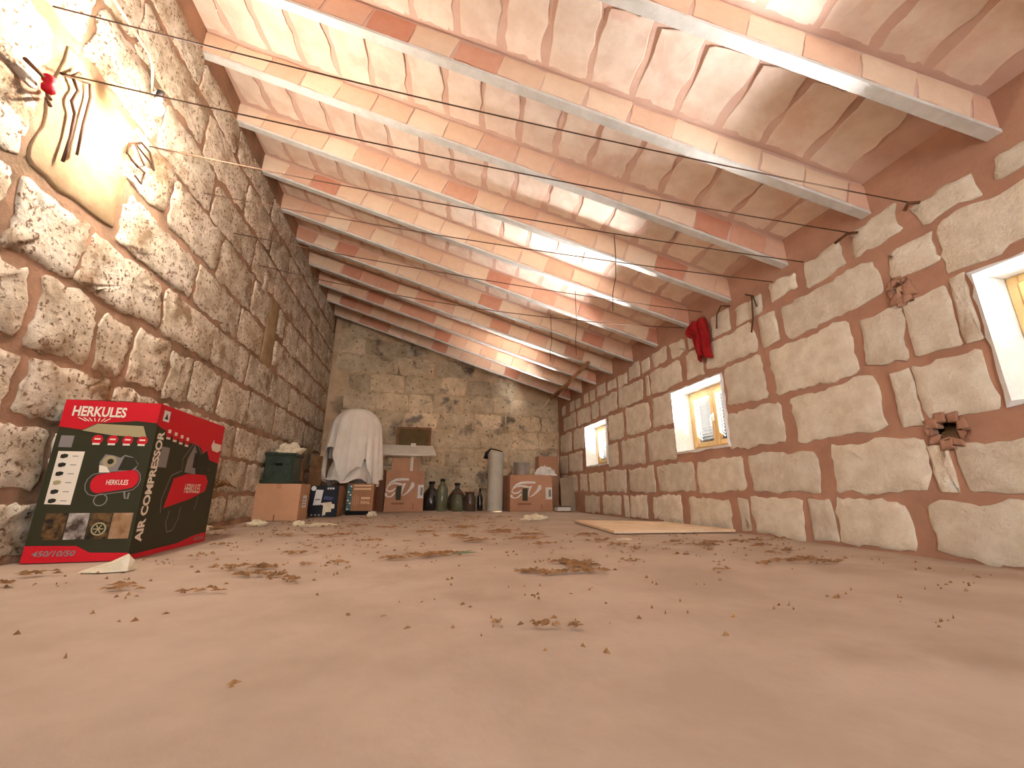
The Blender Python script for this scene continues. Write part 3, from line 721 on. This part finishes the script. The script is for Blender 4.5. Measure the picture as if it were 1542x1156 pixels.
# demijohns, jars and bottles on the floor by the end wall
def vessel(name, px, y, ytop, prof, mt, label, group=None, capm=None):
    p = atY(px, 700, y); zt = atY(px, ytop, y).z
    o = empty(name, (p.x, y, 0), label, 'bottle' if 'bottle' in name else 'jar', group)
    bd_ = MB().lathe([(r*zt, z*zt) for r, z in prof], (0, 0, 0), 20).obj('body', mt, o, True)
    if capm:
        r = prof[-1][0]*zt*1.15; MB().lathe([(r, zt*.94), (r, zt*1.02), (r*.8, zt*1.03)], (0, 0, 0), 14).obj('cap', capm, bd_, True)
demi = [(.30,0), (.36,.06), (.38,.3), (.34,.52), (.2,.72), (.09,.82), (.08,.98), (.10,1)]
jar = [(.30,0), (.33,.04), (.33,.72), (.26,.84), (.24,.88), (.25,1)]
vessel('demijohn_bottle', 652, 7.95, 726, demi, M['glass3'], 'dark round demijohn bottle against the left carton', capm=M['rubber'])
vessel('tall_bottle', 668, 7.6, 722, [(.16,0), (.18,.04), (.18,.70), (.12,.82), (.075,.88), (.07,1)], M['glass1'], 'tall clear greenish glass bottle with bright streak', capm=M['rubber'])
vessel('demijohn_bottle', 690, 7.85, 728, demi, M['glass2'], 'smoky brown demijohn bottle behind the small jars', capm=M['rubber'])
vessel('glass_jar', 691, 7.55, 742, jar, M['glass1'], 'small rounded clear jar in front of the smoky demijohn', capm=M['iron'])
vessel('glass_jar', 709, 7.6, 741, jar, M['glass2'], 'squat brownish jar between clear jar and white duct', capm=M['iron'])
vessel('bottle', 724, 7.75, 736, [(.13,0), (.14,.04), (.14,.6), (.06,.78), (.05,1)], M['glass3'], 'slim dark bottle just left of the white duct', capm=M['rubber'])
# white duct
y = 7.55; xa = atY(733, 760, y).x; xb = atY(757, 760, y).x; zt = atY(748, 681, y).z; r = (xb-xa)/2
o = empty('duct_pipe', ((xa+xb)/2, y, 0), 'upright pale grey round duct standing by the end wall', 'pipe'); o.rotation_euler = (0, R(.7), 0)
MB().lathe([(r, 0), (r, .03), (r*.98, .04), (r*.98, zt-.04), (r, zt-.03), (r, zt), (r*.9, zt), (r*.9, zt-.1)], (0, 0, 0), 28).obj('tube', M['duct'], o, True)
MB().tube([(-r*1.35, -.02, zt-.12), (-r*1.25, -.02, zt-.02), (-r*.7, -.02, zt+.06), (0, -.02, zt+.045), (r*.8, -.02, zt+.012)], [.05, .035, .015, .012, .01], 8).obj('strap', M['rubber'], o, True)
# metal pot, bag, leaning board, book by the right carton
y = 7.5; p = atY(787, 714, y); zt = atY(787, 697, y).z-T2H; r = (atY(796, 700, y).x-atY(772, 700, y).x)/2
o = empty('metal_pot', (p.x-.02, y, T2H), 'dull metal cooking pot on top of the right carton', 'pot')
MB().lathe([(r*.92, 0), (r*.96, .02), (r, zt), (r*1.06, zt+.008), (r*.96, zt+.006), (r*.9, .02)], (0, 0, 0), 24).obj('body', M['steel'], o, True)
for s in (-1, 1): MB().tube([(s*r, -.04, zt*.75), (s*(r+.04), -.03, zt*.78), (s*(r+.04), .03, zt*.78), (s*r, .04, zt*.75)], .008, 6).obj('ear_handle', M['steel'], o)
crumple('plastic_bag', (atY(822, 714, 7.5).x, 7.5, T2H), .19, .12, .15, M['bag'], 'white crumpled plastic bag lying on the right carton', 'bag', 8)
y = 7.45; a = atY(846, 770, y); b = atY(873, 770, y); zt = atY(862, 719, y).z
o = empty('panel_sheet', ((a.x+b.x)/2, y, 0), 'grey panel leaning against the right wall by the corner', 'panel'); o.rotation_euler = (R(-7), 0, R(-8))
MB().bbox((0, 0, zt/2), (b.x-a.x, .02, zt), .004).obj('board_face', M['greyboard'], o); MB().bbox(((b.x-a.x)/2-.01, -.016, zt/2), (.02, .012, zt-.02), .003).obj('pale_edge', M['board'], o)
y = 7.3; a = atY(837, 770, y); b = atY(857, 770, y)
o = empty('book', ((a.x+b.x)/2, y, 0), 'closed book lying on the floor by the leaning panel', 'book')
MB().box((0, 0, .045), (b.x-a.x-.01, .20, .06)).obj('pages', M['tape'], o); MB().bbox((0, 0, .085), (b.x-a.x+.01, .22, .016), .003).obj('cover', M['plank'], o); MB().bbox((0, 0, .007), (b.x-a.x+.01, .22, .014), .003).obj('cover', M['plank'], o)

# sheet of plywood on the floor along the right wall
c = [onF(865, 786), onF(925, 804), onF(1108, 801.5), onF(1000, 788.5)]
c[2].x = min(c[2].x, XR-.04); c[3].x = min(c[3].x, XR-.04)
V = [Vector((p.x, p.y, .004)) for p in c]+[Vector((p.x, p.y, .026)) for p in c]
MB().add(V, [(3,2,1,0), (4,5,6,7), (0,1,5,4), (1,2,6,5), (2,3,7,6), (3,0,4,7)]).obj('plywood_sheet', M['lumber'], label='flat pale plywood sheet on the floor along the right wall', cat='board')

# red cloth hanging on the right wall
A = onR(1058, 483); nn, rows = 26, 16; V = []
top, bot = onR(1058, 484).z, onR(1063, 541).z
yl = [wallY(x, top-.1) for x in (1044, 1074)]
for j in range(rows+1):
    s = j/rows
    z = top-(top-bot)*s
    a_, b_ = wallY(1048-8*math.sin(min(1, s*2.6)*math.pi)*1.0+11*s, z), wallY(1065+10*s**.6+3*s, z)
    for k in range(nn+1):
        t = k/nn; y = a_+(b_-a_)*t
        V.append(Vector((XR-.045-.02*math.sin(t*16+2*s)-.012*math.sin(t*29-3*s)-.03*math.sin(math.pi*t), y, z-.03*math.sin(t*9)*s)))
F = [(j*(nn+1)+k, j*(nn+1)+k+1, (j+1)*(nn+1)+k+1, (j+1)*(nn+1)+k) for j in range(rows) for k in range(nn)]
o = MB().add(V, F).obj('red_cloth', M['redcloth'], smooth=True, label='red cloth hanging from a hook above the middle window', cat='cloth')
md = o.modifiers.new('thickness', 'SOLIDIFY'); md.thickness = .012

# sticks leaning up in the far right corner
def under(px, py, gap):                                   # point on the plane of the beam undersides seen at a pixel
    d = ray(px, py); t = (ZL-gap-SL*XL-CAM_H)/(d.z-SL*d.x); return C0+d*t
def stick(pa, pb, g0, g1, r0, r1, mt, label):
    A, B = under(*pa, g0), under(*pb, g1); mid = (A+B)/2+Vector((.01, 0, -.01))
    return MB().tube([A, mid, B], [r0, (r0+r1)/2, r1], 7).obj('stick', mt, smooth=True, label=label, cat='stick', group='bare sticks under the ceiling')
stick((886, 546), (826, 602), .035, .05, .032, .026, M['wood'], 'longest bare stick slanting down under the far beams')
stick((871, 562), (836, 598), .085, .09, .016, .014, M['wood'], 'thin stick lying along the longest bare stick')
stick((861, 566), (851, 588), .06, .06, .016, .012, M['wood'], 'short forked twig beside the longest bare stick')
stick((828, 600), (813, 617), .06, .22, .02, .014, M['lumber'], 'pale split stick end pointing down at the end wall')

# ------------------------------------------------------------------ bulb, cables and wires
o = empty('light_bulb', BULB, 'glowing bare bulb hanging on the left wall', 'lamp')
MB().lathe([(.014, .075), (.016, .05), (.03, .025), (.036, 0), (.03, -.025), (.014, -.038), (.002, -.04)][::-1], (0, 0, 0), 18).obj('globe', M['glow'], o, True)
MB().lathe([(.018, .06), (.02, .07), (.018, .12), (.008, .13)], (0, 0, 0), 14).obj('socket', M['rubber'], o, True)
blo.location = BULB+Vector((.075, 0, -.02))
def wire(name, P, r, mt, label, cat='wire', group=None): return MB().tube(P, r, 6).obj(name, mt, smooth=True, label=label, cat=cat, group=group)
n_ = Vector((.035, 0, 0))
wire('lamp_cable', [onL(160, -4)+n_, onL(188, 38)+n_, onL(216, 81)+n_, onL(221, 100)+n_, onL(220, 118)+n_, onL(214, 140)+n_*1.6, BULB+Vector((0, 0, .13))], .009, M['cable'], 'pale cable running down the left wall to the bulb', 'cable')
def strung(a, b, sag, label, r=.004):
    A, B = onL(*a)+n_, onR(*b)-n_*.8; P = []
    for k in range(13):
        t = k/12; p = A.lerp(B, t); p.z -= sag*4*t*(1-t); P.append(p)
    return wire('strung_wire', P, r, M['wire'], label, group='wires strung across the loft')
strung((67, 7), (1380, 307), .05, 'nearest wire strung across the loft from wall to wall')
strung((78, 108), (1290, 352), .05, 'wire strung across starting beside the smooth wall slab')
strung((216, 219), (1214, 395), .05, 'third wire strung across just below the bulb')
strung((300, 290), (1168, 425), .05, 'fourth wire strung across under the middle beams')
strung((345, 350), (1060, 470), .05, 'fifth wire strung across towards the red cloth')
strung((385, 399), (1035, 494), .13, 'farthest wire strung across behind the red cloth')
for k, (a, b, Y, lb) in enumerate((((927, 383), (923, 468), 3.9, 'bent wire hanging from the beams near the red cloth'), ((867, 462), (868, 535), 4.9, 'short wire hanging from the beams above the sticks'), ((830, 495), (829, 545), 5.6, 'thin short wire hanging left of the sticks'))):
    A = under(*a, -.02); B = atY(*b, A.y); wire('hanging_wire', [A+Vector((0, 0, .23)), A, A.lerp(B, .4)+Vector((.012, 0, 0)), A.lerp(B, .7)-Vector((.01, 0, 0)), B], .004, M['wire'], lb, group='wires hanging from the ceiling')
# iron hooks and loose wires on the walls
wire('wall_wire', [onR(1145, 462)-n_, onR(1140, 446)-n_*1.3, onR(1128, 444)-n_, onR(1137, 446)-n_, onR(1139, 478)-n_, onR(1137, 501)-n_], .007, M['wire'], 'curved loose wire on the right wall near the ceiling', group='loose wires on the right wall')
wire('wall_wire', [onR(1104, 461)-n_, onR(1090, 461)-n_, onR(1084, 475)-n_, onR(1084, 495)-n_], .007, M['wire'], 'short hooked wire right of the red cloth', group='loose wires on the right wall')
wire('wall_hook', [onR(1385, 305)-n_*.2, onR(1382, 308)-n_*2, onR(1376, 320)-n_*2], .010, M['iron'], 'iron hook at the nearest wire end on the right wall', 'hook', 'iron hooks')
wire('wall_hook', [onR(1292, 350)-n_*.2, onR(1288, 354)-n_*2, onR(1270, 368)-n_*2], .010, M['iron'], 'iron hook at the second wire end on the right wall', 'hook', 'iron hooks')
P = [(107, 108), (95, 112), (104, 135), (94, 150), (99, 170), (92, 205), (80, 241)]
wire('wall_wire', [onL(*p)+n_*1.15 for p in P], .008, M['wire'], 'wavy rusty wire hanging over the smooth slab', group='loose wires on the left wall')
P = [(78, 108), (105, 118), (122, 124), (123, 145), (112, 185), (102, 231)]
wire('wall_wire', [onL(*p)+n_*1.15 for p in P], .007, M['wire'], 'long thin rusty wire right of the wavy wire', group='loose wires on the left wall')
P = [(178, 230), (182, 214), (200, 212), (214, 228), (220, 255), (212, 240), (190, 213), (205, 248), (195, 250), (178, 228), (186, 240), (206, 258), (200, 275), (190, 262)]
wire('wall_wire', [onL(*p)+n_*1.3 for p in P], .006, M['wire'], 'tangled wire loops on the left wall below the bulb', group='loose wires on the left wall')
o = empty('wall_bracket', onL(60, 145), 'rusty iron bracket with red insulator at upper left', 'bracket')
L0 = o.location
wb = lambda nm, P, r, mt: MB().tube([p-L0 for p in P], r, 8).obj(nm, mt, o, True)
wb('rod', [onL(65, 141)+n_*.5, onL(20, 140)+n_*4], .008, M['iron']); wb('rod', [onL(65, 149)+n_*.5, onL(20, 150)+n_*4], .008, M['iron'])
wb('strut', [onL(67, 140)+n_*.6, onL(55, 122)+n_*1.6, onL(0, 82)+n_*2.6], .009, M['iron'])
a, b = onL(47, 108)+n_*2, onL(46, 136)+n_*2
wb('insulator', [a, a.lerp(b, .12), a.lerp(b, .35), a.lerp(b, .5), a.lerp(b, .65), a.lerp(b, .88), b], [.012, .026, .026, .017, .026, .026, .012], M['red'])

# ------------------------------------------------------------------ litter on the floor
def scrap(px, py, s, hgt, label, seed):
    p = onF(px, py); return crumple('paper_scrap', (p.x, p.y, 0), s, s*.6, hgt, M['paper'], label, 'paper', seed, 'pale scraps on the floor')
# folded husk in front of the carton
p = onF(160, 860); q = MB()
V = [(-.12,-.02,0), (.0,-.05,0), (.11,-.02,0), (.11,.06,0), (-.02,.05,0), (-.10,.0,.012), (.03,-.04,.045), (.10,-.01,.085), (.07,.03,.09), (.0,.02,.05), (.115,.02,.05)]
q.add(V, [(0,1,6,5), (1,2,7,6), (2,3,10), (2,10,7), (3,4,9,8), (3,8,10), (4,0,5,9), (5,6,9), (6,7,8,9), (7,10,8), (0,4,3,2,1)])
o = q.obj('folded_husk', M['paper'], label='folded cream husk on the floor before the compressor carton', cat='husk'); o.location = (p.x, p.y, 0); o.scale = (.8, .8, .75)
scrap(386, 791, .09, .05, 'pale scrap on the floor before the tan box', 1); scrap(450, 791, .06, .045, 'pale scrap on the floor before the black box', 2)
scrap(483, 791, .20, .02, 'long flat pale scrap on the floor before the honey box', 4); scrap(560, 777, .07, .06, 'pale scrap standing before the draped cloth', 5)
scrap(805, 782, .17, .06, 'crumpled pale scrap on the floor before the right carton', 6); scrap(305, 797, .10, .03, 'pale scrap at the wall foot behind the compressor carton', 9)
scrap(941, 812, .06, .008, 'white flat scrap by the plywood sheet', 12)
def strands(c, n, ln, sp, q, ang0, wf=1):
    for _ in range(n):
        a = ang0+random.gauss(0, .5); L = ln*random.uniform(.3, 1); wd = random.uniform(.003, .007)*wf
        x, y = c[0]+random.gauss(0, sp)*1.9, c[1]+random.gauss(0, sp)*.8; z = random.uniform(.004, .016)
        d = Vector((math.cos(a), math.sin(a), random.uniform(-.06, .10)))*L/2; s = Vector((-math.sin(a), math.cos(a), 0))*wd
        mz = Vector((0, 0, random.uniform(.003, .012))); o_ = Vector((x, y, z))
        V = [o_-d, o_+s, o_+d, o_-s, o_+mz]
        for v_ in V: v_.z = max(.003, v_.z)
        q.add(V, [(0,1,4), (1,2,4), (2,3,4), (3,0,4), (0,3,2,1)])
CL = [(372,868,9,.16),(398,856,9,.2),(345,858,8,.24),(410,868,7,.14),(425,866,5,.08),(297,893,6,.16),(176,888,8,.22),(332,821,6,.12),(450,835,7,.18),(507,850,7,.12),(463,852,4,.1),(432,874,6,.12),(443,877,5,.06),
      (600,842,10,.2),(648,838,14,.4),(680,834,8,.2),(520,806,8,.2),(430,807,8,.2),(488,808,7,.2),(540,792,7,.25),(640,802,10,.24),(690,808,10,.3),(715,815,12,.34),(590,795,9,.26),(560,815,7,.16),
      (760,800,10,.3),(790,812,10,.3),(745,803,8,.3),(800,806,8,.26),(820,820,7,.2),(850,848,12,.24),(868,850,14,.26),(880,854,12,.24),(795,862,9,.2),(826,866,9,.18),(885,862,10,.22),(858,862,8,.2),
      (950,846,5,.12),(1015,817,7,.16),(1060,822,12,.22),(1072,818,8,.2),(1110,816,6,.2),(1145,822,9,.26),(1140,815,6,.16),(1162,834,7,.14),(1150,849,5,.2),(1085,859,7,.14),(1190,846,9,.3),(1240,848,9,.34),(1215,843,7,.2),
      (1030,836,5,.1),(1066,830,5,.1),(817,944,7,.10),(868,945,5,.08),(800,903,3,.05),(745,940,3,.05),(905,815,7,.2),(930,822,6,.2),(960,827,5,.14),(880,806,8,.24),(300,838,5,.12),(280,812,8,.2),(1185,830,6,.16),(1170,812,6,.16),(10,882,8,.16),(60,866,7,.2),(700,795,8,.3),(660,785,7,.3),(330,797,8,.3)]
for k, (x, y, n, L) in enumerate(CL):
    p = onF(x, y); q = MB(); dist = max(.4, p.y/4.5); L2 = min(L, .30)*min(1, .35+.65*dist*.8); strands((0, 0), n*2, L2*.6, .004+L2*.13, q, random.uniform(-.25, .25))
    spot = ('in the open foreground' if y > 885 else 'in front of the compressor carton' if x < 340 and y > 830 else 'at the foot of the left wall' if x < 340 else
            'on the open floor before the far boxes' if y < 812 and x < 860 else 'on the left middle floor' if x < 540 else 'around the faded green leaf' if x < 735 else
            'in the dense patch mid floor' if x < 900 and y > 840 else 'between green leaf and plywood sheet' if x < 900 else 'beside the plywood sheet' if y < 832 and x < 1130 else 'near the right wall foot' if x > 1130 else 'on the right middle floor')
    o = q.obj('straw_clump', M['straw'], group='straw clumps '+spot, cat='straw', label='little clump of dry brown straw '+spot); o.location = (p.x, p.y, 0)
q = MB()
for _ in range(900):
    x, y = random.uniform(-1.7, 2.5), 2.0+5.0*random.random()**.9
    if random.random() < .12: y = random.uniform(.9, 2.2)
    if -2 < x < -1.3 and 2.3 < y < 3.7 or y > 6 or (y > 5.3 and x < -1) or (x > 1.05 and y > 3.3): continue
    strands((x, y), random.choice((1, 1, 2, 3)), random.uniform(.015, .03)+.012*max(0, y-2), .02, q, random.uniform(-.4, .4), .5)
q.obj('straw_litter', M['straw'], kind='stuff', label='fine straw bits scattered over the floor', cat='straw')
p = onF(700, 836); q = MB(); strands((0, 0), 1, .2, .0, q, .1, 3)
o = q.obj('green_leaf', M['leaf'], label='small faded green leaf bit amid the straw', cat='leaf'); o.location = (p.x, p.y, 0)
q = MB(); random.seed(4)
p = onL(312, 735)
for k in range(14):
    a = random.uniform(-1.2, 1.2); q.tube([(0, 0, 0), (.10*random.random(), .12*math.sin(a), .08*math.cos(a)), (.12*random.random(), .26*math.sin(a), .10*math.cos(a)-.05)], [.006, .005, .002], 4)
o = q.obj('dry_sprig', M['straw'], label='dry sprig sticking out of the left wall beside the carton', cat='plant'); o.location = (XL+.05, p.y, p.z)
